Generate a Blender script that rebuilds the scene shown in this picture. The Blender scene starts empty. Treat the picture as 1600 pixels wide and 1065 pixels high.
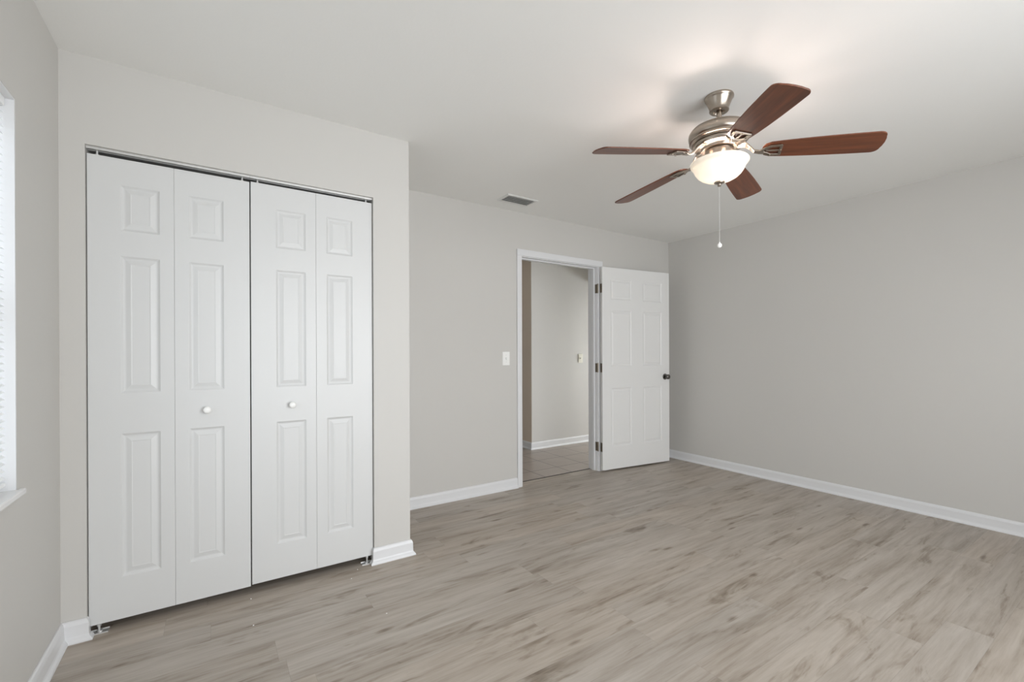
import bpy, bmesh, math, random
from mathutils import Vector, Matrix
random.seed(7)
S = bpy.context.scene
COL = S.collection
PI = math.pi

# ------------------------------------------------------------------ camera
CAM_YAW, CAM_PITCH, CAM_ROLL = 0.584822, -0.001153, -0.003495
F_PX, CY_PX, CAM_H = 702.961, 552.617, 1.18737
cd = bpy.data.cameras.new('camera'); cam = bpy.data.objects.new('camera', cd); COL.objects.link(cam)
fw = Vector((math.sin(CAM_YAW)*math.cos(CAM_PITCH), math.cos(CAM_YAW)*math.cos(CAM_PITCH), math.sin(CAM_PITCH)))
rt0 = Vector((math.cos(CAM_YAW), -math.sin(CAM_YAW), 0)); up0 = rt0.cross(fw)
rt = rt0*math.cos(CAM_ROLL) + up0*math.sin(CAM_ROLL)
up = -rt0*math.sin(CAM_ROLL) + up0*math.cos(CAM_ROLL)
m = Matrix((rt, up, -fw)).transposed().to_4x4(); m.translation = Vector((0, 0, CAM_H))
cam.matrix_world = m
cd.sensor_fit = 'HORIZONTAL'; cd.sensor_width = 36.0
cd.lens = 36.0*F_PX/1600.0
cd.shift_y = (CY_PX-532.5)/1600.0
cd.clip_start = 0.02
S.camera = cam

# ------------------------------------------------------------------ colour management, world
S.view_settings.view_transform = 'Standard'
S.view_settings.look = 'None'
S.view_settings.exposure = 0.06
S.view_settings.gamma = 1.0
S.view_settings.use_curve_mapping = False
w = bpy.data.worlds.new('sky'); S.world = w; w.use_nodes = True
bgn = w.node_tree.nodes['Background']
bgn.inputs['Color'].default_value = (0.80, 0.89, 1.0, 1); bgn.inputs['Strength'].default_value = 1.0
S.cycles.use_denoising = True
S.cycles.max_bounces = 12
S.cycles.diffuse_bounces = 8

def area(name, loc, direction, sx, sy, power, color=(1, 1, 1), spread=PI):
    l = bpy.data.lights.new(name, 'AREA'); l.shape = 'RECTANGLE'; l.size = sx; l.size_y = sy
    l.energy = power; l.color = color; l.spread = spread
    o = bpy.data.objects.new(name, l); COL.objects.link(o)
    o.location = loc; o.rotation_euler = Vector(direction).to_track_quat('-Z', 'Z').to_euler()
    return o
# daylight through an added unseen window behind the camera, the blind window at left, and an assumed room past the hall
area('daylight_added_rear_window', (1.62, -2.3, 1.25), (0, 1, 0), 4.6, 3.0, 265, (0.97, 0.983, 1.0))  # main fill light; the window it comes through is added
area('daylight_left_window', (-1.35, 1.40, 1.45), (1, 0, 0), 1.7, 1.7, 26, (0.88, 0.95, 1.0))
area('daylight_assumed_beyond_hall', (8.0, 3.72, 0.81), (-1, 0.10, 0.1), 0.55, 0.55, 190, (0.93, 0.97, 1.0))  # unseen source, assumed from how the hall wall is lit

# ------------------------------------------------------------------ dimensions (metres)
XL, YC, XC, YB, XR, H = -0.5282, 2.5581, 0.9646, 3.2999, 4.3327, 2.44
YREAR = -1.2
TH = 0.12
OX0, OX1, OZ = -0.4495, 0.7545, 2.072         # closet opening
DX0, DX1, DZ = 2.290, 3.216, 2.050            # entry door clear opening
WY0, WY1, WZ0, WZ1 = 0.85, 2.078, 0.757, 2.006  # left window opening
WD = 0.14
YBH = YB + 0.125                              # hall face of the back wall
YH, XH = 4.49, 3.262                          # hall far wall, its corner

# ------------------------------------------------------------------ materials
def mat(name, base, rough=0.5, metal=0.0, **kw):
    mt = bpy.data.materials.new(name); mt.use_nodes = True
    b = mt.node_tree.nodes['Principled BSDF']
    b.inputs['Base Color'].default_value = (*base, 1); b.inputs['Roughness'].default_value = rough
    b.inputs['Metallic'].default_value = metal
    for k, v in kw.items(): b.inputs[k.replace('_', ' ')].default_value = v
    return mt
def N(mt, t, **kw):
    n = mt.node_tree.nodes.new(t)
    for k, v in kw.items(): setattr(n, k, v)
    return n
def L(mt, a, b): mt.node_tree.links.new(a, b)
def math_n(mt, op, a, b=None, c=None):
    n = N(mt, 'ShaderNodeMath', operation=op)
    for i, v in enumerate((a, b, c)):
        if v is None: continue
        if isinstance(v, (int, float)): n.inputs[i].default_value = v
        else: L(mt, v, n.inputs[i])
    return n.outputs[0]
def bsdf(mt): return mt.node_tree.nodes['Principled BSDF']
def bump(mt, scale, strength, dist=0.002, detail=3.0):
    tc = N(mt, 'ShaderNodeTexCoord'); nz = N(mt, 'ShaderNodeTexNoise'); nz.inputs['Scale'].default_value = scale
    nz.inputs['Detail'].default_value = detail
    bp = N(mt, 'ShaderNodeBump'); bp.inputs['Strength'].default_value = strength; bp.inputs['Distance'].default_value = dist
    L(mt, tc.outputs['Object'], nz.inputs['Vector']); L(mt, nz.outputs['Fac'], bp.inputs['Height'])
    L(mt, bp.outputs['Normal'], bsdf(mt).inputs['Normal'])
def mottle(mt, c1, c2, scale=1.2):
    tc = N(mt, 'ShaderNodeTexCoord'); nz = N(mt, 'ShaderNodeTexNoise'); nz.inputs['Scale'].default_value = scale
    mx = N(mt, 'ShaderNodeMix', data_type='RGBA')
    mx.inputs['A'].default_value = (*c1, 1); mx.inputs['B'].default_value = (*c2, 1)
    L(mt, tc.outputs['Object'], nz.inputs['Vector']); L(mt, nz.outputs['Fac'], mx.inputs['Factor'])
    L(mt, mx.outputs['Result'], bsdf(mt).inputs['Base Color'])

M_wall = mat('greige_wall_paint', (0.60, 0.58, 0.545), 0.55); mottle(M_wall, (0.585, 0.572, 0.545), (0.60, 0.588, 0.562)); bump(M_wall, 180, 0.12, 0.001)
M_tan = mat('tan_hall_wall', (0.70, 0.60, 0.50), 0.6); bump(M_tan, 180, 0.12, 0.001)  # warmer, lighter tone than the other hall walls
M_ceil = mat('ceiling_paint', (0.85, 0.85, 0.83), 0.8); mottle(M_ceil, (0.845, 0.845, 0.825), (0.86, 0.86, 0.84)); bump(M_ceil, 90, 0.2, 0.0015)
M_trim = mat('white_trim_paint', (0.73, 0.735, 0.745), 0.35); bump(M_trim, 30, 0.03, 0.0005)
M_door = mat('white_door_paint', (0.655, 0.66, 0.655), 0.38); bump(M_door, 260, 0.06, 0.0004)
M_entry = mat('entry_door_paint', (0.76, 0.76, 0.75), 0.38); bump(M_entry, 260, 0.06, 0.0004)
M_closet = mat('closet_inside_shade', (0.14, 0.135, 0.13), 0.8); bump(M_closet, 100, 0.1)  # shade of the closet interior is put into this dark wall colour
M_slot = mat('dark_recess', (0.02, 0.02, 0.02), 0.8)
M_duct = mat('duct_shade', (0.30, 0.30, 0.285), 0.8)
M_plate = mat('white_plastic', (0.90, 0.90, 0.88), 0.3)
M_ivory = mat('ivory_plastic', (0.78, 0.76, 0.66), 0.35)
M_nickel = mat('brushed_nickel', (0.42, 0.365, 0.31), 0.28, 1.0)
M_hinge = mat('aged_nickel', (0.30, 0.26, 0.21), 0.35, 1.0)
M_darkm = mat('dark_nickel', (0.16, 0.15, 0.14), 0.25, 1.0)
M_zinc = mat('zinc_steel', (0.74, 0.74, 0.73), 0.40, 0.7)
M_vent = mat('vent_enamel', (0.74, 0.74, 0.72), 0.4)
M_crystal = mat('frosted_crystal', (0.95, 0.95, 0.93), 0.1)
M_blind = mat('blind_vinyl', (0.88, 0.89, 0.89), 0.45)
M_crumb = mat('paint_crumb', (0.92, 0.92, 0.90), 0.6)
for mm in (M_zinc, M_hinge, M_darkm):
    tc = N(mm, 'ShaderNodeTexCoord'); nz = N(mm, 'ShaderNodeTexNoise'); nz.inputs['Scale'].default_value = 60
    mr = N(mm, 'ShaderNodeMapRange'); r0 = bsdf(mm).inputs['Roughness'].default_value
    mr.inputs['To Min'].default_value = r0-0.05; mr.inputs['To Max'].default_value = r0+0.10
    L(mm, tc.outputs['Object'], nz.inputs['Vector']); L(mm, nz.outputs['Fac'], mr.inputs['Value']); L(mm, mr.outputs['Result'], bsdf(mm).inputs['Roughness'])

# alabaster bowl glass: lit only by the bulbs inside it
M_bowl = mat('alabaster_glass', (0.93, 0.91, 0.86), 0.3)
tr = N(M_bowl, 'ShaderNodeBsdfTranslucent'); tr.inputs['Color'].default_value = (0.70, 0.705, 0.66, 1)
ms = N(M_bowl, 'ShaderNodeMixShader'); ms.inputs[0].default_value = 0.22
L(M_bowl, bsdf(M_bowl).outputs[0], ms.inputs[1]); L(M_bowl, tr.outputs[0], ms.inputs[2])
L(M_bowl, ms.outputs[0], M_bowl.node_tree.nodes['Material Output'].inputs['Surface'])

# glass pane: mostly clear sheet with a faint reflection
M_glass = bpy.data.materials.new('window_glass'); M_glass.use_nodes = True
nt = M_glass.node_tree; nt.nodes.clear()
o_ = nt.nodes.new('ShaderNodeOutputMaterial'); t_ = nt.nodes.new('ShaderNodeBsdfTransparent'); g_ = nt.nodes.new('ShaderNodeBsdfGlossy')
g_.inputs['Roughness'].default_value = 0.02; mx_ = nt.nodes.new('ShaderNodeMixShader'); mx_.inputs[0].default_value = 0.07
nt.links.new(t_.outputs[0], mx_.inputs[1]); nt.links.new(g_.outputs[0], mx_.inputs[2]); nt.links.new(mx_.outputs[0], o_.inputs[0])

# reddish brown fan blade wood, grain along local X
M_wood = mat('rosewood_blade', (0.2, 0.07, 0.035), 0.36)
tc = N(M_wood, 'ShaderNodeTexCoord'); mp = N(M_wood, 'ShaderNodeMapping'); mp.inputs['Scale'].default_value = (4, 60, 60)
nz = N(M_wood, 'ShaderNodeTexNoise'); nz.inputs['Scale'].default_value = 1.0; nz.inputs['Detail'].default_value = 5
cr = N(M_wood, 'ShaderNodeValToRGB'); cr.color_ramp.elements[0].position = 0.3; cr.color_ramp.elements[1].position = 0.75
cr.color_ramp.elements[0].color = (0.095, 0.030, 0.014, 1); cr.color_ramp.elements[1].color = (0.21, 0.064, 0.026, 1)
L(M_wood, tc.outputs['Object'], mp.inputs['Vector']); L(M_wood, mp.outputs[0], nz.inputs['Vector'])
L(M_wood, nz.outputs['Fac'], cr.inputs['Fac']); L(M_wood, cr.outputs['Color'], bsdf(M_wood).inputs['Base Color'])

# grey-brown vinyl plank floor, boards along X
def plank_floor():
    mt = mat('grey_oak_vinyl_plank', (0.4, 0.36, 0.31), 0.42)
    bs = bsdf(mt)
    PW, PL = 0.150, 1.22
    tc = N(mt, 'ShaderNodeTexCoord'); sp = N(mt, 'ShaderNodeSeparateXYZ'); L(mt, tc.outputs['Object'], sp.inputs[0])
    X, Y = sp.outputs[0], sp.outputs[1]
    yr = math_n(mt, 'DIVIDE', Y, PW); row = math_n(mt, 'FLOOR', yr); yf = math_n(mt, 'FRACT', yr)
    wn = N(mt, 'ShaderNodeTexWhiteNoise', noise_dimensions='1D'); L(mt, row, wn.inputs['W'])
    xs = math_n(mt, 'ADD', math_n(mt, 'DIVIDE', X, PL), math_n(mt, 'MULTIPLY', wn.outputs['Value'], 7.3))
    colm = math_n(mt, 'FLOOR', xs); xf = math_n(mt, 'FRACT', xs)
    cx = N(mt, 'ShaderNodeCombineXYZ'); L(mt, row, cx.inputs[0]); L(mt, colm, cx.inputs[1])
    pid = N(mt, 'ShaderNodeTexWhiteNoise', noise_dimensions='3D'); L(mt, cx.outputs[0], pid.inputs['Vector'])
    pv = pid.outputs['Value']; pc = N(mt, 'ShaderNodeSeparateColor'); L(mt, pid.outputs['Color'], pc.inputs[0])
    # per-plank shifted coordinates
    def coords(sx, sy, off):
        c = N(mt, 'ShaderNodeCombineXYZ')
        L(mt, math_n(mt, 'ADD', math_n(mt, 'MULTIPLY', X, sx), math_n(mt, 'MULTIPLY', pc.outputs[0], 37.0+off)), c.inputs[0])
        L(mt, math_n(mt, 'ADD', math_n(mt, 'MULTIPLY', Y, sy), math_n(mt, 'MULTIPLY', pc.outputs[1], 53.0+off)), c.inputs[1])
        L(mt, math_n(mt, 'MULTIPLY', pv, 11.0+off), c.inputs[2])
        return c.outputs[0]
    def noise(vec, scale, detail=4, rough=0.55, dist=0.0):
        n = N(mt, 'ShaderNodeTexNoise'); n.inputs['Scale'].default_value = scale; n.inputs['Detail'].default_value = detail
        n.inputs['Roughness'].default_value = rough; n.inputs['Distortion'].default_value = dist
        L(mt, vec, n.inputs['Vector']); return n.outputs['Fac']
    def ramp(v, a, b, lo=0.0, hi=1.0):
        r = N(mt, 'ShaderNodeMapRange'); r.inputs['From Min'].default_value = a; r.inputs['From Max'].default_value = b
        r.inputs['To Min'].default_value = lo; r.inputs['To Max'].default_value = hi; L(mt, v, r.inputs['Value']); return r.outputs['Result']
    broad = noise(coords(1.7, 14.0, 0), 1.0, 4, 0.6, 0.5)      # soft cloudy streaks along the board
    grain = noise(coords(2.8, 52.0, 3), 1.0, 5, 0.62, 0.3)      # fine streaks
    fine = noise(coords(10.0, 170.0, 5), 1.0, 3, 0.6)
    blot = noise(coords(1.9, 9.5, 7), 1.0, 4, 0.62, 1.4)       # dark cathedral blotches
    # knots
    vo = N(mt, 'ShaderNodeTexVoronoi'); vo.inputs['Scale'].default_value = 1.0; L(mt, coords(2.6, 8.0, 9), vo.inputs['Vector'])
    knot = ramp(math_n(mt, 'ADD', vo.outputs['Distance'], math_n(mt, 'MULTIPLY', math_n(mt, 'SUBTRACT', grain, 0.5), 0.16)), 0.02, 0.13, 1.0, 0.0)
    # thin dark cracks
    crack = noise(coords(2.2, 13.0, 13), 1.0, 3, 0.5, 1.0)
    cr_l = math_n(mt, 'MULTIPLY', ramp(math_n(mt, 'ABSOLUTE', math_n(mt, 'SUBTRACT', crack, 0.5)), 0.0, 0.012, 1.0, 0.0), ramp(broad, 0.40, 0.30, 0, 1))
    tone = math_n(mt, 'ADD', ramp(broad, 0.28, 0.68, 0.08, 0.62), math_n(mt, 'MULTIPLY', ramp(grain, 0.3, 0.7), 0.32))
    tone = math_n(mt, 'ADD', tone, math_n(mt, 'MULTIPLY', ramp(fine, 0.3, 0.7), 0.12))
    tone = math_n(mt, 'ADD', tone, math_n(mt, 'MULTIPLY', pv, 0.10))
    dark = math_n(mt, 'MULTIPLY', ramp(blot, 0.57, 0.74), 0.50)
    tone = math_n(mt, 'SUBTRACT', tone, dark)
    tone = math_n(mt, 'SUBTRACT', tone, math_n(mt, 'MULTIPLY', knot, 0.55))
    tone = math_n(mt, 'SUBTRACT', tone, math_n(mt, 'MULTIPLY', cr_l, 0.35))
    rp = N(mt, 'ShaderNodeValToRGB'); e = rp.color_ramp.elements
    e[0].position = 0.0; e[0].color = (0.18, 0.14, 0.106, 1)
    e[1].position = 1.0; e[1].color = (0.50, 0.450, 0.398, 1)
    for pos, c in ((0.30, (0.285, 0.238, 0.190)), (0.55, (0.385, 0.334, 0.284)), (0.8, (0.452, 0.402, 0.352))):
        q = e.new(pos); q.color = (*c, 1)
    L(mt, tone, rp.inputs['Fac'])
    # slightly greyer or warmer boards
    mx = N(mt, 'ShaderNodeMix', data_type='RGBA', blend_type='MULTIPLY'); mx.inputs['Factor'].default_value = 1.0
    tint = N(mt, 'ShaderNodeMix', data_type='RGBA'); tint.inputs['A'].default_value = (1.0, 0.985, 0.96, 1); tint.inputs['B'].default_value = (0.95, 0.965, 0.975, 1)
    L(mt, pc.outputs[2], tint.inputs['Factor']); L(mt, rp.outputs['Color'], mx.inputs['A']); L(mt, tint.outputs['Result'], mx.inputs['B'])
    # seams
    ey = math_n(mt, 'MULTIPLY', math_n(mt, 'MINIMUM', yf, math_n(mt, 'SUBTRACT', 1.0, yf)), PW)
    ex = math_n(mt, 'MULTIPLY', math_n(mt, 'MINIMUM', xf, math_n(mt, 'SUBTRACT', 1.0, xf)), PL)
    ed = math_n(mt, 'MINIMUM', ex, ey)
    seam = ramp(ed, 0.0004, 0.0014, 0.86, 1.0)
    mx2 = N(mt, 'ShaderNodeMix', data_type='RGBA', blend_type='MULTIPLY'); mx2.inputs['Factor'].default_value = 1.0
    L(mt, mx.outputs['Result'], mx2.inputs['A']); cmb = N(mt, 'ShaderNodeCombineColor')
    for i in range(3): L(mt, seam, cmb.inputs[i])
    L(mt, cmb.outputs[0], mx2.inputs['B']); L(mt, mx2.outputs['Result'], bs.inputs['Base Color'])
    L(mt, ramp(grain, 0.2, 0.8, 0.36, 0.50), bs.inputs['Roughness'])
    bp = N(mt, 'ShaderNodeBump'); bp.inputs['Strength'].default_value = 0.15; bp.inputs['Distance'].default_value = 0.001
    L(mt, math_n(mt, 'ADD', grain, math_n(mt, 'MULTIPLY', seam, 2.0)), bp.inputs['Height']); L(mt, bp.outputs['Normal'], bs.inputs['Normal'])
    return mt
M_floor = plank_floor()

def tile_floor():
    mt = mat('taupe_hall_tile', (0.3, 0.27, 0.24), 0.35); T = 0.335
    tc = N(mt, 'ShaderNodeTexCoord'); sp = N(mt, 'ShaderNodeSeparateXYZ'); L(mt, tc.outputs['Object'], sp.inputs[0])
    d = []
    for i, off in ((0, 2.98), (1, 3.66)):
        f = math_n(mt, 'FRACT', math_n(mt, 'DIVIDE', math_n(mt, 'SUBTRACT', sp.outputs[i], off), T))
        d.append(math_n(mt, 'MULTIPLY', math_n(mt, 'MINIMUM', f, math_n(mt, 'SUBTRACT', 1.0, f)), T))
    mr = N(mt, 'ShaderNodeMapRange'); mr.inputs['From Min'].default_value = 0.003; mr.inputs['From Max'].default_value = 0.006
    L(mt, math_n(mt, 'MINIMUM', d[0], d[1]), mr.inputs['Value'])
    nz = N(mt, 'ShaderNodeTexNoise'); nz.inputs['Scale'].default_value = 7; nz.inputs['Detail'].default_value = 5; L(mt, tc.outputs['Object'], nz.inputs['Vector'])
    t = N(mt, 'ShaderNodeMix', data_type='RGBA'); t.inputs['A'].default_value = (0.28, 0.235, 0.20, 1); t.inputs['B'].default_value = (0.37, 0.32, 0.28, 1)
    L(mt, nz.outputs['Fac'], t.inputs['Factor'])
    g = N(mt, 'ShaderNodeMix', data_type='RGBA'); g.inputs['A'].default_value = (0.09, 0.075, 0.065, 1)
    L(mt, mr.outputs['Result'], g.inputs['Factor']); L(mt, t.outputs['Result'], g.inputs['B']); L(mt, g.outputs['Result'], bsdf(mt).inputs['Base Color'])
    return mt
M_tile = tile_floor()

# ------------------------------------------------------------------ object helpers
def tag(o, label=None, cat=None, group=None, kind=None):
    if label: o['label'] = label
    if cat: o['category'] = cat
    if group: o['group'] = group
    if kind: o['kind'] = kind
    return o
def empty(name, loc=(0, 0, 0), rz=0.0):
    o = bpy.data.objects.new(name, None); COL.objects.link(o); o.location = loc; o.rotation_euler = (0, 0, rz)
    o.empty_display_size = 0.05
    return o
def obj(name, bm, m, parent=None, bevel=0.0, smooth=False, loc=None, rot=None, seg=2, angle=35):
    me = bpy.data.meshes.new(name); bmesh.ops.recalc_face_normals(bm, faces=bm.faces); bm.to_mesh(me); bm.free()
    me.materials.append(m)
    o = bpy.data.objects.new(name, me); COL.objects.link(o)
    if parent: o.parent = parent
    if loc: o.location = loc
    if rot: o.rotation_euler = rot
    if smooth:
        for p in me.polygons: p.use_smooth = True
        me.update()
    if bevel > 0:
        b = o.modifiers.new('bevel', 'BEVEL'); b.width = bevel; b.segments = seg; b.limit_method = 'ANGLE'; b.angle_limit = math.radians(angle)
    if smooth:
        es = o.modifiers.new('edges', 'EDGE_SPLIT'); es.split_angle = math.radians(40)
    return o
def box(bm, x0, y0, z0, x1, y1, z1):
    v = [bm.verts.new((x, y, z)) for x in (x0, x1) for y in (y0, y1) for z in (z0, z1)]
    for f in ((0, 1, 3, 2), (4, 6, 7, 5), (0, 4, 5, 1), (2, 3, 7, 6), (0, 2, 6, 4), (1, 5, 7, 3)): bm.faces.new([v[i] for i in f])
    return v
def boxes(*bs):
    bm = bmesh.new()
    for b in bs: box(bm, *b)
    return bm
def lathe(prof, n=48, cap0=False, cap1=False):
    bm = bmesh.new(); rings = []
    for r, z in prof:
        rings.append([bm.verts.new((r*math.cos(2*PI*i/n), r*math.sin(2*PI*i/n), z)) for i in range(n)])
    for a, b in zip(rings, rings[1:]):
        for i in range(n): bm.faces.new((a[i], a[(i+1) % n], b[(i+1) % n], b[i]))
    if cap0: bm.faces.new(rings[0])
    if cap1: bm.faces.new(rings[-1])
    return bm
def prism(bm, pts, z0, z1):
    a = [bm.verts.new((x, y, z0)) for x, y in pts]; b = [bm.verts.new((x, y, z1)) for x, y in pts]
    n = len(pts); bm.faces.new(a); bm.faces.new(b)
    for i in range(n): bm.faces.new((a[i], a[(i+1) % n], b[(i+1) % n], b[i]))
def cyl(bm, p0, p1, r, n=16):
    p0, p1 = Vector(p0), Vector(p1); d = (p1-p0); q = d.to_track_quat('Z', 'X').to_matrix()
    A = []; B = []
    for i in range(n):
        o = q @ Vector((r*math.cos(2*PI*i/n), r*math.sin(2*PI*i/n), 0)); A.append(bm.verts.new(p0+o)); B.append(bm.verts.new(p1+o))
    bm.faces.new(A); bm.faces.new(B)
    for i in range(n): bm.faces.new((A[i], A[(i+1) % n], B[(i+1) % n], B[i]))
def sweep(bm, stations):
    """stations: list of (centre xyz, half width, half thickness) along x; box section"""
    rings = []
    for (x, y, z), hw, ht in stations:
        rings.append([bm.verts.new((x, y+a*hw, z+b*ht)) for a, b in ((-1, -1), (1, -1), (1, 1), (-1, 1))])
    for a, b in zip(rings, rings[1:]):
        for i in range(4): bm.faces.new((a[i], a[(i+1) % 4], b[(i+1) % 4], b[i]))
    bm.faces.new(rings[0]); bm.faces.new(rings[-1])
def struct(name, bm, m, label, cat, parent=None, **kw):
    o = obj(name, bm, m, parent, **kw)
    return tag(o, label, cat, kind='structure')

# ------------------------------------------------------------------ room shell
E = 0.0
struct('floor', boxes((XL-WD, YREAR-0.2, -0.08, XR+TH, YB+0.115, 0)), M_floor, 'grey-brown wood look plank floor running across the bedroom', 'floor')
struct('ceiling', boxes((XL-WD, YREAR-0.2, H, XR+TH, YB+0.06, H+0.1)), M_ceil, 'flat off-white bedroom ceiling above the fan', 'ceiling')
# left wall, cut for the window
struct('wall_left', boxes((XL-WD, YREAR-0.2, 0, XL, WY0, H), (XL-WD, WY1, 0, XL, YB, H), (XL-WD, WY0, 0, XL, WY1, WZ0-0.02), (XL-WD, WY0, WZ1, XL, WY1, H)),
       M_wall, 'greige left wall with the blind-covered window', 'wall')
# closet front wall + its side return, cut for the bifold doors
struct('wall_closet', boxes((XL, YC, 0, OX0, YC+0.11, H), (OX1, YC, 0, XC, YC+0.11, H), (OX0, YC, OZ, OX1, YC+0.11, H), (XC-0.11, YC+0.11, 0, XC, YB, H)),
       M_wall, 'greige closet front wall jutting into the room around the bifold doors', 'wall')
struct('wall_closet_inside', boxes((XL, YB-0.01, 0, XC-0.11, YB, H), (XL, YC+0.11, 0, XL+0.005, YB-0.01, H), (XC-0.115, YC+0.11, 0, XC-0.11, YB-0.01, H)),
       M_closet, 'wall surfaces inside the closet, coloured dark for shade, behind the bifold doors', 'wall')
struct('wall_back', boxes((XC-0.11, YB, 0, DX0-0.019, YBH, H), (DX1+0.019, YB, 0, XR, YBH, H), (DX0-0.019, YB, DZ+0.019, DX1+0.019, YBH, H), (XL, YB, 0, XC-0.11, YBH, H)),
       M_wall, 'greige back wall with the entry doorway', 'wall')
struct('wall_right', boxes((XR, YREAR-0.2, 0, XR+TH, YBH, H)), M_wall, 'long blank greige wall on the right side of the room', 'wall')
# wall behind the camera with a wide window opening, added to let light in
RW = (0.3, 2.95, 0.25, 2.2)
struct('wall_rear', boxes((XL, YREAR-0.12, 0, RW[0], YREAR, H), (RW[1], YREAR-0.12, 0, XR, YREAR, H), (RW[0], YREAR-0.12, 0, RW[1], YREAR, RW[2]), (RW[0], YREAR-0.12, RW[3], RW[1], YREAR, H)),
       M_wall, 'greige wall behind the viewer with a wide added window opening', 'wall')
# hall
struct('wall_hall_far', boxes((XH, YH, 0, 8.6, YH+0.1, H), ), M_wall, 'pale grey hallway wall seen through the open doorway', 'wall')
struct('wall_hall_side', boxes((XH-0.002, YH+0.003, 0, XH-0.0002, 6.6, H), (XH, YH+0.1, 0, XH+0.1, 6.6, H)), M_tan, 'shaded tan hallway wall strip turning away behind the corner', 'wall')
struct('wall_hall_end', boxes((1.2, 6.6, 0, XH+0.1, 6.7, H), (1.1, YBH, 0, 1.2, 6.7, H)), M_wall, 'far end wall of the hallway left of the corner', 'wall')
struct('wall_hall_near', boxes((XR+0.0, YBH-0.1, 0, 8.6, YBH, H), (8.6, YBH-0.1, 0, 8.7, YH+0.1, H)), M_wall, 'hallway wall running on to the right beyond the bedroom', 'wall')
struct('trim_assumed_hall_header', boxes((4.52, YBH, 2.03, 4.64, YH, H)), M_wall, 'assumed dropped header across the hallway to the right, out of view', 'header')  # unseen header, assumed from the diagonal shade on the far hall wall
struct('ceiling_hall', boxes((1.1, YB+0.06, H, 8.7, 6.7, H+0.1)), M_ceil, 'hallway ceiling beyond the doorway', 'ceiling')
struct('floor_hall', boxes((1.1, YB+0.115, -0.08, 8.7, 6.7, 0.001)), M_tile, 'taupe square tile floor of the hallway', 'floor')
struct('trim_threshold', boxes((DX0, YB+0.108, 0.0005, DX1, YB+0.122, 0.003)), mat('threshold_strip', (0.06, 0.05, 0.045), 0.6), 'thin dark joint strip between plank floor and hall tile in the doorway', 'threshold')

# ------------------------------------------------------------------ baseboards (profile swept with mitred corners)
PROF = [(0, 0.0), (0.026, 0.0), (0.0265, 0.005), (0.023, 0.012), (0.016, 0.019), (0.0135, 0.026), (0.0125, 0.055), (0.0125, 0.070), (0.0105, 0.077), (0.0085, 0.083), (0.004, 0.088), (0, 0.088)]
def baseboard(name, pts, label, prof=PROF):
    bm = bmesh.new(); n = len(pts); rings = []
    for i, p in enumerate(pts):
        p = Vector(p); ds = []
        if i > 0: ds.append((p-Vector(pts[i-1])).normalized())
        if i < n-1: ds.append((Vector(pts[i+1])-p).normalized())
        ns = [Vector((-d.y, d.x)) for d in ds]          # room is on the left of the path
        mit = ns[0] if len(ns) == 1 else (ns[0]+ns[1]) / (1+ns[0].dot(ns[1]))
        rings.append([bm.verts.new((p.x+mit.x*o, p.y+mit.y*o, z)) for o, z in prof])
    for a, b in zip(rings, rings[1:]):
        for k in range(len(prof)-1): bm.faces.new((a[k], a[k+1], b[k+1], b[k]))
    bm.faces.new(rings[0]); bm.faces.new(rings[-1])
    return struct(name, bm, M_trim, label, 'baseboard')
G = 0.0005
baseboard('baseboard_right', [(XR-G, YREAR), (XR-G, YB-G), (DX1+0.068, YB-G)], 'white baseboard along the right wall into the corner behind the door')
baseboard('baseboard_back', [(DX0-0.057, YB-G), (XC+0.0005, YB-G)], 'white baseboard on the back wall between closet and doorway')
baseboard('baseboard_closet', [(XC+G, YB-0.028), (XC+G, YC-G), (OX1+0.002, YC-G), (OX1+0.002, YC+0.012)], 'white baseboard wrapping the outer corner of the closet')
baseboard('baseboard_left', [(OX0-0.004, YC+0.012), (OX0-0.004, YC-G), (XL+G, YC-G), (XL+G, YREAR)], 'white baseboard along the left wall and up to the closet door')
baseboard('baseboard_hall', [(8.6, YH-G), (XH-0.0025, YH-G), (XH-0.0025, 6.6)], 'white baseboard around the hallway wall corner')

# ------------------------------------------------------------------ panelled door leaves
PPROF = [(0.0, 0.0), (0.004, 0.0035), (0.009, 0.0065), (0.013, 0.0070), (0.017, 0.0065), (0.034, 0.0018), (0.037, 0.0030), (0.0385, 0.0030)]
def panel_face(bm, W, Ht, cols, rows, y, s, z0=0.0, x0=0.0, prof=PPROF):
    """a flat face at depth y (s=+1: recess goes to +y) with raised-and-fielded panels"""
    xs = [x0] + [c for cc in cols for c in cc] + [x0+W]
    zs = [z0] + [r for rr in rows for r in rr] + [z0+Ht]
    V = {}
    def v(i, j):
        if (i, j) not in V: V[(i, j)] = bm.verts.new((xs[i], y, zs[j]))
        return V[(i, j)]
    for i in range(len(xs)-1):
        for j in range(len(zs)-1):
            if i % 2 == 1 and j % 2 == 1:
                ring = [v(i, j), v(i+1, j), v(i+1, j+1), v(i, j+1)]
                for ins, dep in prof[1:]:
                    nr = [bm.verts.new((xs[i]+ins, y+s*dep, zs[j]+ins)), bm.verts.new((xs[i+1]-ins, y+s*dep, zs[j]+ins)),
                          bm.verts.new((xs[i+1]-ins, y+s*dep, zs[j+1]-ins)), bm.verts.new((xs[i]+ins, y+s*dep, zs[j+1]-ins))]
                    for k in range(4): bm.faces.new((ring[k], ring[(k+1) % 4], nr[(k+1) % 4], nr[k]))
                    ring = nr
                bm.faces.new(ring)
            else:
                bm.faces.new((v(i, j), v(i+1, j), v(i+1, j+1), v(i, j+1)))
    nx, nz_ = len(xs), len(zs)
    return [v(i, 0) for i in range(nx)] + [v(nx-1, j) for j in range(1, nz_)] + [v(i, nz_-1) for i in range(nx-2, -1, -1)] + [v(0, j) for j in range(nz_-2, 0, -1)]
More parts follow.
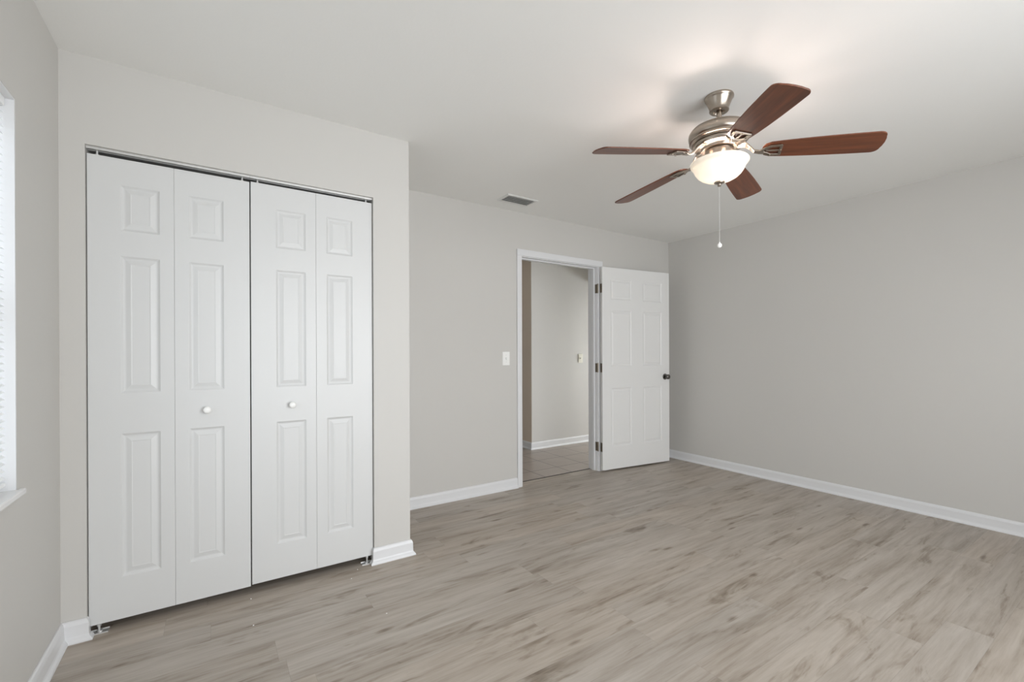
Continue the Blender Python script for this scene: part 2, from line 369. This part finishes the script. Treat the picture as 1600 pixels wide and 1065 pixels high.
def leaf_bm(W, Ht, T, cols, rows, both=True):
    bm = bmesh.new()
    a = panel_face(bm, W, Ht, cols, rows, 0.0, 1)
    b = panel_face(bm, W, Ht, cols if both else [], rows if both else [], T, -1)
    def ring_bridge(a, b):
        corner = lambda ring: [v for v in ring]
        # side walls from the four corners only, with the intermediate border verts kept
        n = len(a)
        if len(a) == len(b):
            for i in range(n): bm.faces.new((a[i], a[(i+1) % n], b[(i+1) % n], b[i]))
        else:
            key = lambda v: (round(v.co.x, 5), round(v.co.z, 5))
            bc = {key(v): v for v in b}
            cs = [i for i, v in enumerate(a) if key(v) in bc]
            for q in range(len(cs)):
                i0, i1 = cs[q], cs[(q+1) % len(cs)]
                seq = []; i = i0
                while True:
                    seq.append(a[i])
                    if i == i1: break
                    i = (i+1) % n
                bm.faces.new(seq+[bc[key(a[i1])], bc[key(a[i0])]])
    ring_bridge(a, b)
    return bm

# ---- closet bifold doors: two pairs, each pair one thing with two leaves
CZ = [(0.22, 0.842), (1.020, 1.617), (1.729, 1.926)]
YD = YC+0.018
def bifold(name, xa, xm, xb, zb, zt, cols_a, cols_b, knob_leaf, knob_x, label, pivot_x, guide_x):
    t = empty(name, (xa, YD, zb)); tag(t, label, 'closet door', kind='structure')
    for x0, x1, cols in ((xa, xm-0.0003, cols_a), (xm+0.0003, xb, cols_b)):
        bm = leaf_bm(x1-x0, zt-zb, 0.034, [(c0-x0, c1-x0) for c0, c1 in cols], [(r0-zb, r1-zb) for r0, r1 in CZ], both=False)
        obj('door_leaf', bm, M_door, t, bevel=0.0012, loc=(x0-xa, 0, 0))
    # knob: rounded mushroom on a small base
    prof = [(0.008, 0), (0.013, 0.001), (0.0125, 0.004), (0.0085, 0.007), (0.0085, 0.012), (0.0125, 0.016), (0.0165, 0.021), (0.0165, 0.026), (0.013, 0.031), (0.007, 0.0335), (0.0005, 0.034)]
    obj('door_knob', lathe(prof, 32, cap0=True, cap1=True), M_plate, t, smooth=True, loc=(knob_x-xa, 0.0, 0.926-zb), rot=(PI/2, 0, 0))
    for nm, px in (('top_pivot', pivot_x), ('guide_pin', guide_x)):
        bm = bmesh.new(); cyl(bm, (0, 0, 0), (0, 0, OZ-0.011-zt), 0.0042, 12); cyl(bm, (0, 0, 0), (0, 0, 0.004), 0.008, 12)
        obj(nm, bm, M_zinc, t, smooth=True, loc=(px-xa, 0.014, zt-zb))
    for px in ((pivot_x),):
        bm = bmesh.new(); cyl(bm, (0, 0, -(zb-0.006)), (0, 0, 0), 0.0045, 12); cyl(bm, (0, 0, -0.012), (0, 0, -0.004), 0.008, 6)
        obj('bottom_pivot', bm, M_zinc, t, smooth=True, loc=(px-xa, 0.014, 0))
    return t
bifold('door_2', OX0+0.003, -0.1510, 0.1485, 0.037, 2.041, [(-0.338, -0.203)], [(-0.096, 0.040)], 1, -0.028,
       'white panelled bifold closet door, the left pair nearest the window', OX0+0.034, 0.118)
bifold('door_3', 0.1535, 0.4545, OX1-0.003, 0.043, 2.0445, [(0.265, 0.404)], [(0.508, 0.643)], 0, 0.336,
       'white panelled bifold closet door, the right pair nearest the doorway', OX1-0.034, 0.184)

# closet head track: inverted U channel with a lip
bm = bmesh.new()
ty0, ty1, tz0, tz1 = YC+0.016, YC+0.048, OZ-0.0105, OZ-0.0005
for xa, xb in ((OX0+0.001, 0.1505), (0.1515, OX1-0.001)):
    box(bm, xa, ty0, tz1-0.0015, xb, ty1, tz1); box(bm, xa, ty0, tz0, xb, ty0+0.0015, tz1-0.0015); box(bm, xa, ty1-0.0015, tz0, xb, ty1, tz1-0.0015)
    box(bm, xa, ty0+0.0015, tz0, xb, ty0+0.007, tz0+0.0015); box(bm, xa, ty1-0.007, tz0, xb, ty1-0.0015, tz0+0.0015)
tag(obj('closet_track', bm, M_zinc), 'thin zinc track under the closet header above the bifold doors', 'track')
# spring clips beside the pivots ride in the track
for x0, side in ((OX0+0.004, 1), (OX1-0.004, -1)):
    t = empty('floor_bracket', (x0, YC+0.020, 0.0))
    tag(t, 'small zinc pivot bracket on the floor at the %s jamb of the closet' % ('left' if side > 0 else 'right'), 'bracket', 'closet floor pivot brackets')
    bm = bmesh.new()
    x = lambda v: v*side
    a, b = sorted((x(0.0), x(0.062)))
    box(bm, a, -0.012, 0.0, b, 0.026, 0.0022)
    box(bm, a, -0.0125, 0.0, b, -0.011, 0.005); box(bm, a, 0.0255, 0.0, b, 0.027, 0.005)
    obj('foot_plate', bm, M_zinc, t, bevel=0.0005)
    a, b = sorted((x(0.0), x(0.0022)))
    obj('jamb_plate', boxes((a, -0.010, 0.0022, b, 0.024, 0.034)), M_zinc, t, bevel=0.0005)
    bm = bmesh.new(); cyl(bm, (x(0.033), 0.012, 0.0022), (x(0.033), 0.012, 0.0065), 0.009, 12)
    obj('pin_socket', bm, M_zinc, t)

# ------------------------------------------------------------------ entry door: casing, jamb, leaf
bm = bmesh.new()
cw, rv, ct = 0.058, 0.005, 0.015
y0, y1 = YB-ct, YB-0.0003
xo0, xi0, xi1, xo1 = DX0-rv-cw+0.008, DX0-rv, DX1+rv, DX1+rv+cw
zi, zo = DZ+rv, DZ+rv+cw
box(bm, xo0, y0, 0, xi0, y1, zi); box(bm, xi1, y0, 0, xo1, y1, zi); box(bm, xo0, y0, zi, xo1, y1, zo)
t = empty('trim_1', (DX0, YB, 0)); tag(t, 'white painted casing and jamb framing the entry doorway', 'door frame', kind='structure')
def local(bm, loc):
    bmesh.ops.translate(bm, verts=bm.verts, vec=-Vector(loc)); return bm
obj('casing', local(bm, t.location), M_trim, t, bevel=0.004)
bm = bmesh.new()
box(bm, xo0, YBH+0.0003, 0.001, xi0, YBH+ct, zi); box(bm, xi1, YBH+0.0003, 0.001, xo1, YBH+ct, zi); box(bm, xo0, YBH+0.0003, zi, xo1, YBH+ct, zo)
obj('hall_casing', local(bm, t.location), M_trim, t, bevel=0.004)
obj('jamb', local(boxes((DX0-0.0188, YB-0.0002, 0, DX0, YBH, DZ), (DX1, YB-0.0002, 0, DX1+0.0188, YBH, DZ), (DX0-0.0188, YB-0.0002, DZ, DX1+0.0188, YBH, DZ+0.0188)), t.location), M_trim, t, bevel=0.001)
sy = YB+0.040
obj('door_stop', local(boxes((DX0+0.0002, sy, 0.0002, DX0+0.011, sy+0.034, DZ-0.0002), (DX1-0.011, sy, 0.0002, DX1-0.0002, sy+0.034, DZ-0.0002), (DX0+0.011, sy, DZ-0.011, DX1-0.011, sy+0.034, DZ-0.0002)), t.location), M_trim, t, bevel=0.0015)

P0, P1 = Vector((3.2215, 3.2360)), Vector((4.113, 3.1265))
dv = (P1-P0); LW = dv.length; ang = math.atan2(dv.y, dv.x)
DT = 0.035; ZB, ZT = 0.018, 2.048
t = empty('door_1', (P0.x, P0.y, ZB), ang)
tag(t, 'white six-panel entry door standing open against the back wall', 'door', kind='structure')
cols = [(0.108, 0.374), (0.530, 0.789)]
rows = [(0.246-ZB, 0.833-ZB), (1.052-ZB, 1.617-ZB), (1.727-ZB, 1.930-ZB)]
obj('door_leaf', leaf_bm(LW, ZT-ZB, DT, cols, rows), M_entry, t, bevel=0.0015)
kz = 0.931-ZB; kx = LW-0.062
kp = [(0.0005, 0), (0.0325, 0), (0.0325, 0.003), (0.029, 0.008), (0.014, 0.011), (0.012, 0.018), (0.013, 0.026), (0.022, 0.033), (0.0265, 0.041), (0.0265, 0.049), (0.022, 0.057), (0.012, 0.061), (0.0005, 0.062)]
k1 = obj('door_knob', lathe(kp, 32), M_darkm, t, smooth=True, loc=(kx, 0, kz), rot=(PI/2, 0, 0))
k2 = obj('door_knob', lathe(kp, 32), M_darkm, t, smooth=True, loc=(kx, DT, kz), rot=(-PI/2, 0, 0))
obj('latch_plate', boxes((LW-0.0005, 0.006, kz-0.028, LW+0.0012, 0.029, kz+0.028)), M_darkm, t)
ci, si = math.cos(-ang), math.sin(-ang)
def to_leaf(x, y):
    a, b = x-P0.x, y-P0.y
    return a*ci-b*si, a*si+b*ci
for hz in (1.835, 1.040, 0.247):
    # knuckle at the pin, one leaf on the door edge, one on the jamb face
    bm = bmesh.new()
    kx_, ky_ = to_leaf(DX1-0.0005, YB-0.0085)
    kx_ = min(kx_, -0.0065)
    for i in range(5): cyl(bm, (kx_, ky_, hz-ZB-0.045+i*0.018+0.0006), (kx_, ky_, hz-ZB-0.045+(i+1)*0.018-0.0006), 0.0062, 14)
    cyl(bm, (kx_, ky_, hz-ZB-0.048), (kx_, ky_, hz-ZB+0.049), 0.0036, 10)
    h = obj('hinge', bm, M_hinge, t)
    obj('hinge_leaf', boxes((-0.0022, 0.003, hz-ZB-0.0445, -0.0004, 0.030, hz-ZB+0.0445)), M_hinge, h)
    jx = DX1-0.0018
    bm = boxes((jx, YB-0.001, hz-0.0445, DX1-0.0002, YB+0.030, hz+0.0445))
    M_ = Matrix.Rotation(-ang, 4, 'Z') @ Matrix.Translation((-P0.x, -P0.y, -ZB))
    bmesh.ops.transform(bm, matrix=M_, verts=bm.verts)
    obj('hinge_leaf', bm, M_hinge, h)

# ------------------------------------------------------------------ left window with blind
XW = XL
t = empty('window_1', (XW, (WY0+WY1)/2, WZ0)); tag(t, 'white window with half-tilted mini blind set in the left wall', 'window', kind='structure')
LT = t.location.copy()
xf = XL-WD
g = 0.0006
# painted liner of the recess
obj('window_liner', local(boxes((xf+g, WY1-0.006, WZ0, XL-g, WY1-g, WZ1-g), (xf+g, WY0+g, WZ0, XL-g, WY0+0.006, WZ1-g), (xf+g, WY0+0.006, WZ1-0.006, XL-g, WY1-0.006, WZ1-g)), LT), M_trim, t)
sl = boxes((xf+g, WY0-0.012, WZ0-0.0195, XL+0.016, WY1+0.012, WZ0))
bmesh.ops.delete(sl, geom=sl.verts[:], context='VERTS')
prism(sl, [(xf+g, WY0+g), (XL+g, WY0+g), (XL+g, WY0-0.014), (XL+0.017, WY0-0.014), (XL+0.017, WY1+0.018), (XL+g, WY1+0.018), (XL+g, WY1-g), (xf+g, WY1-g)], WZ0-0.0195, WZ0)
obj('window_sill', local(sl, LT), mat('cultured_marble_sill', (0.80, 0.80, 0.80), 0.2), t, bevel=0.004)
fx0, fx1 = xf+0.004, xf+0.045
ya, yb = WY0+0.007, WY1-0.007; za, zb_ = WZ0+0.001, WZ1-0.007
fr = obj('window_frame', local(boxes((fx0, ya, za, fx1, ya+0.035, zb_), (fx0, yb-0.035, za, fx1, yb, zb_), (fx0, ya+0.035, za, fx1, yb-0.035, za+0.04), (fx0, ya+0.035, zb_-0.035, fx1, yb-0.035, zb_)), LT), M_plate, t, bevel=0.002)
zm = 1.36
for nm, x0, z0, z1 in (('upper_sash', fx0+0.003, zm-0.02, zb_-0.035), ('lower_sash', fx0+0.022, za+0.04, zm+0.02)):
    s_ = obj(nm, local(boxes((x0, ya+0.036, z0, x0+0.018, ya+0.066, z1), (x0, yb-0.066, z0, x0+0.018, yb-0.036, z1), (x0, ya+0.066, z0, x0+0.018, yb-0.066, z0+0.036), (x0, ya+0.066, z1-0.036, x0+0.018, yb-0.066, z1)), LT), M_plate, t, bevel=0.0015)
    obj('glass', local(boxes((x0+0.007, ya+0.066, z0+0.036, x0+0.010, yb-0.066, z1-0.036)), LT), M_glass, s_)
# mini blind (its own thing hanging in the recess)
t = empty('window_blind', (XL-0.034, (WY0+WY1)/2, WZ1-0.008)); tag(t, 'white mini blind lowered in the left window', 'window blind')
LT = t.location.copy()
by0, by1 = WY0+0.012, WY1-0.012
obj('headrail', local(boxes((XL-0.048, by0, WZ1-0.034, XL-0.020, by1, WZ1-0.0065)), LT), M_blind, t, bevel=0.002)
bm = bmesh.new(); z = WZ1-0.050; hw = 0.0125; tilt = math.radians(28)
while z > WZ0+0.045:
    pr = []
    for k in range(5):
        u = -1+k*0.5; cz = 0.0022*(1-u*u)
        pr.append((XL-0.034+hw*u*math.cos(tilt)-cz*math.sin(tilt)*0, z+hw*u*math.sin(tilt)*-1+cz))
    a = [bm.verts.new((x, by0, zz)) for x, zz in pr]; b = [bm.verts.new((x, by1, zz)) for x, zz in pr]
    for k in range(4): bm.faces.new((a[k], a[k+1], b[k+1], b[k]))
    z -= 0.0226
sl = obj('slats', local(bm, LT), M_blind, t)
sm = sl.modifiers.new('thick', 'SOLIDIFY'); sm.thickness = 0.0006
obj('bottom_rail', local(boxes((XL-0.046, by0, WZ0+0.016, XL-0.022, by1, WZ0+0.030)), LT), M_blind, t, bevel=0.003)
bm = bmesh.new()
for yy in (by0+0.15, (by0+by1)/2, by1-0.15):
    for xx in (XL-0.0472, XL-0.0208): cyl(bm, (xx, yy, WZ0+0.024), (xx, yy, WZ1-0.03), 0.0007, 6)
obj('ladder_cord', local(bm, LT), M_blind, t)

# added rear window (unseen, behind the viewer): frame and mullions only matter for light
t = empty('window_added', (1.62, YREAR-0.06, RW[2])); tag(t, 'added wide white framed window, unseen, in the wall behind the viewer', 'window', kind='structure')
LT = t.location.copy()
y0, y1 = YREAR-0.09, YREAR-0.04
obj('window_frame', local(boxes((RW[0]+g, y0, RW[2]+g, RW[0]+0.05, y1, RW[3]-g), (RW[1]-0.05, y0, RW[2]+g, RW[1]-g, y1, RW[3]-g), (RW[0]+0.05, y0, RW[2]+g, RW[1]-0.05, y1, RW[2]+0.05),
     (RW[0]+0.05, y0, RW[3]-0.05, RW[1]-0.05, y1, RW[3]-g), (1.59, y0, RW[2]+0.05, 1.65, y1, RW[3]-0.05)), LT), M_plate, t)

# ------------------------------------------------------------------ light switches
def switch(name, loc, label, m, group=None):
    t = empty(name, loc); tag(t, label, 'light switch')
    bm = boxes((-0.0365, -0.0055, -0.0585, 0.0365, -0.0004, 0.0585))
    obj('wall_plate', bm, m, t, bevel=0.003)
    obj('toggle', boxes((-0.005, -0.0135, -0.004, 0.005, -0.0056, 0.012)), m, t, bevel=0.001, rot=(math.radians(8), 0, 0))
    obj('toggle_slot', boxes((-0.0065, -0.0062, -0.0125, 0.0065, -0.0055, 0.0125)), M_vent, t)
    for z in (-0.030, 0.030):
        bm = bmesh.new(); cyl(bm, (0, -0.0064, z), (0, -0.0054, z), 0.0035, 12); obj('screw', bm, M_zinc, t)
    return t
switch('light_switch', (2.121, YB, 1.142), 'white light switch plate on the bedroom wall left of the doorway', M_plate)
switch('light_switch', (4.064, YH, 1.118), 'small ivory light switch on the hallway wall through the doorway', M_ivory)

# ------------------------------------------------------------------ ceiling vent
vx0, vx1, vy0, vy1 = 1.925, 2.222, 2.955, 3.128
t = empty('ceiling_vent', ((vx0+vx1)/2, (vy0+vy1)/2, H)); tag(t, 'grey-white louvred air register in the ceiling near the closet corner', 'air vent')
LT = t.location.copy()
bm = bmesh.new(); zf = H-0.0004; fl = 0.022
o4 = [(vx0, vy0), (vx1, vy0), (vx1, vy1), (vx0, vy1)]
def rect_ring(bm, i, z, c=o4):
    sg = [(1, 1), (-1, 1), (-1, -1), (1, -1)]
    return [bm.verts.new((p[0]+s[0]*i, p[1]+s[1]*i, z)) for p, s in zip(c, sg)]
rs = [rect_ring(bm, 0, zf), rect_ring(bm, 0, zf-0.003), rect_ring(bm, 0.006, zf-0.008), rect_ring(bm, fl, zf-0.008), rect_ring(bm, fl, zf)]
for a, b in zip(rs, rs[1:]):
    for k in range(4): bm.faces.new((a[k], a[(k+1) % 4], b[(k+1) % 4], b[k]))
obj('vent_frame', local(bm, LT), M_vent, t)
obj('duct_opening', local(boxes((vx0+fl, vy0+fl, zf-0.0012, vx1-fl, vy1-fl, zf-0.0002)), LT), M_duct, t)
for k in range(4):
    yy = vy0+fl+0.0165+k*0.032
    bm = boxes((vx0+fl+0.001, -0.0125, -0.0006, vx1-fl-0.001, 0.0125, 0.0006))
    a = math.radians(20)
    bmesh.ops.rotate(bm, verts=bm.verts, cent=(0, 0, 0), matrix=Matrix.Rotation(a, 3, 'X'))
    bmesh.ops.translate(bm, verts=bm.verts, vec=(0, yy, zf-0.0088))
    obj('louvre', local(bm, LT), M_vent, t)

# ------------------------------------------------------------------ crumbs on the floor
for i, (x, y, lab) in enumerate(((0.600, 2.45, 'in front of the right closet pair'), (0.654, 2.535, 'beside the right floor bracket'), (0.145, 2.52, 'under the gap between the closet pairs'),
                                 (0.139, 2.268, 'a step in front of the closet gap'), (0.653, 2.032, 'alone on the planks right of the closet'), (4.054, 1.221, 'on the planks near the right wall'))):
    bm = bmesh.new(); bmesh.ops.create_icosphere(bm, subdivisions=1, radius=0.0034)
    for v in bm.verts: v.co = Vector((v.co.x*(1+random.uniform(-.3, .4)), v.co.y*(1+random.uniform(-.3, .4)), max(-0.0017, v.co.z*0.55)))
    tag(obj('paint_crumb', bm, M_crumb, loc=(x, y, 0.0017)), 'tiny white crumb ' + lab, 'crumb', 'white crumbs on the floor')

# ------------------------------------------------------------------ ceiling fan
FX, FY = 2.067, 1.2766
fan = empty('ceiling_fan', (FX, FY, H))
tag(fan, 'brushed nickel ceiling fan with five reddish brown blades and a lit bowl light', 'ceiling fan')
def P(prof): return [(r, z-H) for r, z in prof]
HC = H-0.0004
CS = 0.90
canopy = [(0.001, HC), (0.0725, HC), (0.0745, HC-0.006), (0.0735, HC-0.012), (0.069, HC-0.016), (0.066, HC-0.022), (0.056, HC-0.046), (0.049, HC-0.066), (0.0485, HC-0.070), (0.0500, HC-0.073), (0.0500, HC-0.078), (0.045, HC-0.0825), (0.030, HC-0.0825), (0.026, HC-0.074), (0.001, HC-0.074)]
obj('canopy', lathe(P([(r_*CS, HC-(HC-z_)*0.9) for r_, z_ in canopy]), 64), M_nickel, fan, smooth=True)
obj('downrod', lathe(P([(0.0127, 2.372), (0.0127, 2.300)]), 24, True, True), M_nickel, fan, smooth=True)
motor = [(0.001, 2.322), (0.022, 2.322), (0.026, 2.318), (0.026, 2.304), (0.050, 2.300), (0.100, 2.296), (0.132, 2.290), (0.146, 2.283), (0.1495, 2.2795), (0.1500, 2.2775), (0.1480, 2.2765), (0.1530, 2.2745), (0.158, 2.268), (0.160, 2.256), (0.159, 2.244), (0.154, 2.237), (0.1520, 2.2355), (0.1510, 2.2340), (0.1555, 2.2325), (0.1560, 2.2275), (0.152, 2.2245), (0.1485, 2.2235), (0.147, 2.220), (0.143, 2.217), (0.001, 2.217)]
mh = obj('motor_housing', lathe(P([(r_*0.88, z_-0.004) for r_, z_ in motor]), 96), M_nickel, fan, smooth=True)
fly = [(0.001, 2.216), (0.133, 2.216), (0.135, 2.212), (0.131, 2.199), (0.127, 2.196), (0.096, 2.193), (0.090, 2.183), (0.001, 2.183)]
obj('flywheel', lathe(P([(r_*0.88, z_-0.004) for r_, z_ in fly]), 96), M_nickel, fan, smooth=True)
# switch housing and fitter pan above the glass
sw = [(0.001, 2.182), (0.066, 2.182), (0.072, 2.178), (0.074, 2.140), (0.068, 2.134), (0.066, 2.122), (0.001, 2.122)]
obj('switch_housing', lathe(P([(r_*0.9, z_-0.004) for r_, z_ in sw]), 64), M_nickel, fan, smooth=True)
# glass bowl: open top, rolled rim
bowl = [(0.1500, 2.130), (0.1555, 2.131), (0.1590, 2.127), (0.1590, 2.121), (0.1550, 2.115), (0.1490, 2.111), (0.1440, 2.106), (0.1405, 2.098), (0.1330, 2.082), (0.1200, 2.065), (0.1020, 2.050), (0.0780, 2.038), (0.0500, 2.0305), (0.0200, 2.0275), (0.009, 2.0275)]
inner = [(r-0.004 if r > 0.02 else r, z+0.0035) for r, z in reversed(bowl[5:])] + [(0.1460, 2.1275)]
bw = obj('glass_bowl', lathe(P([(r_*0.835, 2.0245+(z_-2.0275)*0.93) for r_, z_ in bowl+inner+[bowl[0]]]), 96), M_bowl, fan, smooth=True)
bw['label'] = 'lit white alabaster glass bowl'
fin = [(0.001, 2.027), (0.008, 2.029), (0.022, 2.0265), (0.0245, 2.023), (0.0235, 2.020), (0.014, 2.0165), (0.009, 2.014), (0.0075, 2.010), (0.0085, 2.007), (0.006, 2.0035), (0.001, 2.003)]
obj('finial', lathe(P([(r_, z_-0.003) for r_, z_ in fin]), 32), M_nickel, fan, smooth=True)
# pull chain: small beads on a cord, faceted crystal ball at the end
bm = bmesh.new(); z = 1.999
while z > 1.729:
    mtx = Matrix.Translation((0, 0, z-H)); bmesh.ops.create_icosphere(bm, subdivisions=1, radius=0.0017, matrix=mtx); z -= 0.0045
cyl(bm, (0, 0, 2.001-H), (0, 0, 1.727-H), 0.0006, 6)
ch = obj('pull_chain', bm, M_zinc, fan, smooth=False)
bm = bmesh.new(); cyl(bm, (0, 0, 1.722-H), (0, 0, 1.729-H), 0.003, 10)
bmesh.ops.create_uvsphere(bm, u_segments=16, v_segments=10, radius=0.0115, matrix=Matrix.Translation((0, 0, 1.7125-H)))
pb = obj('pull_ball', bm, M_crystal, ch, smooth=True); pb['label'] = 'small clear white ball'

ZBL = 2.168          # blade plane height projected to the axis
DROOPS = (0.094, 0.094, 0.055, 0.094, 0.094)
PHASE = 0.9242+PI
PITCH = math.radians(12.5)
def blade_outline():
    # half widths along x from root to tip, then mirrored with rounded tip corners
    R0, R1 = 0.185, 0.661
    left = []
    pts = [(R0, 0.0), (R0+0.002, 0.020), (R0+0.012, 0.040), (R0+0.035, 0.052), (R0+0.09, 0.0575), (0.36, 0.063), (0.45, 0.067), (0.55, 0.0695), (0.61, 0.070)]
    cr = 0.030
    for k in range(7):
        a = PI/2*(1-k/6.0)
        pts.append((R1-0.006-cr+cr*math.cos(a), 0.070-cr+cr*math.sin(a)))
    pts += [(R1-0.002, 0.025), (R1, 0.0)]
    return pts+[(x, -y) for x, y in reversed(pts[1:-1])]
OUT = blade_outline()
def blade_mesh():
    bm = bmesh.new(); prism(bm, OUT, -0.003, 0.003); return bm
def arm_mesh():
    """curved arm from the flywheel down to the blade root, with a looped plate under the blade"""
    bm = bmesh.new()
    zz = 0.006
    sweep(bm, [((0.080, 0, zz+0.0275), 0.020, 0.0035), ((0.112, 0, zz+0.0265), 0.019, 0.0045), ((0.132, 0, zz+0.010), 0.013, 0.005), ((0.152, 0, zz-0.012), 0.010, 0.005), ((0.175, 0, -0.012), 0.012, 0.004), ((0.195, 0, -0.008), 0.022, 0.0035)])
    # open loop plate: two side rails spreading outward, an end bar
    for s in (1, -1):
        a = [(0.190, s*0.004), (0.190, s*0.020), (0.215, s*0.037), (0.262, s*0.041), (0.268, s*0.036), (0.268, s*0.028), (0.225, s*0.024), (0.205, s*0.010)]
        prism(bm, a, -0.0105, -0.0046)
    prism(bm, [(0.256, -0.034), (0.268, -0.036), (0.268, 0.036), (0.256, 0.034)], -0.0108, -0.0043)
    prism(bm, [(0.200, -0.005), (0.205, 0.005), (0.258, 0.004), (0.258, -0.004)], -0.0098, -0.0048)
    return bm
bl0 = obj('blade', blade_mesh(), M_wood, fan, bevel=0.0018)
ar0 = obj('blade_arm', arm_mesh(), M_nickel, fan, bevel=0.0015)
sc0 = []
for x, y in ((0.222, 0.032), (0.222, -0.032), (0.262, 0.0)):
    bm = bmesh.new(); cyl(bm, (x, y, -0.0135), (x, y, -0.0100), 0.0045, 12); sc0.append(obj('screw', bm, M_nickel, ar0))
for k in range(5):
    a = PHASE+2*PI*k/5
    if k == 0: b, r_ = bl0, ar0
    else:
        b = bl0.copy(); COL.objects.link(b); b.parent = fan
        r_ = ar0.copy(); COL.objects.link(r_); r_.parent = fan
        for q in sc0:
            s_ = q.copy(); COL.objects.link(s_); s_.parent = r_
    b.rotation_mode = 'XYZ'; b.location = (0, 0, ZBL-H); b.rotation_euler = (-PITCH, DROOPS[k], a)
    r_.location = (0, 0, ZBL-H); r_.rotation_euler = (-PITCH, DROOPS[k], a)
# bulbs inside the open glass bowl
for k in range(3):
    a = 2*PI*k/3+0.4
    l = bpy.data.lights.new('fan_bulb', 'POINT'); l.energy = 2.4; l.shadow_soft_size = 0.028; l.color = (1.0, 0.83, 0.77)
    o = bpy.data.objects.new('fan_bulb', l); COL.objects.link(o); o.location = (FX+0.050*math.cos(a), FY+0.050*math.sin(a), 2.068)
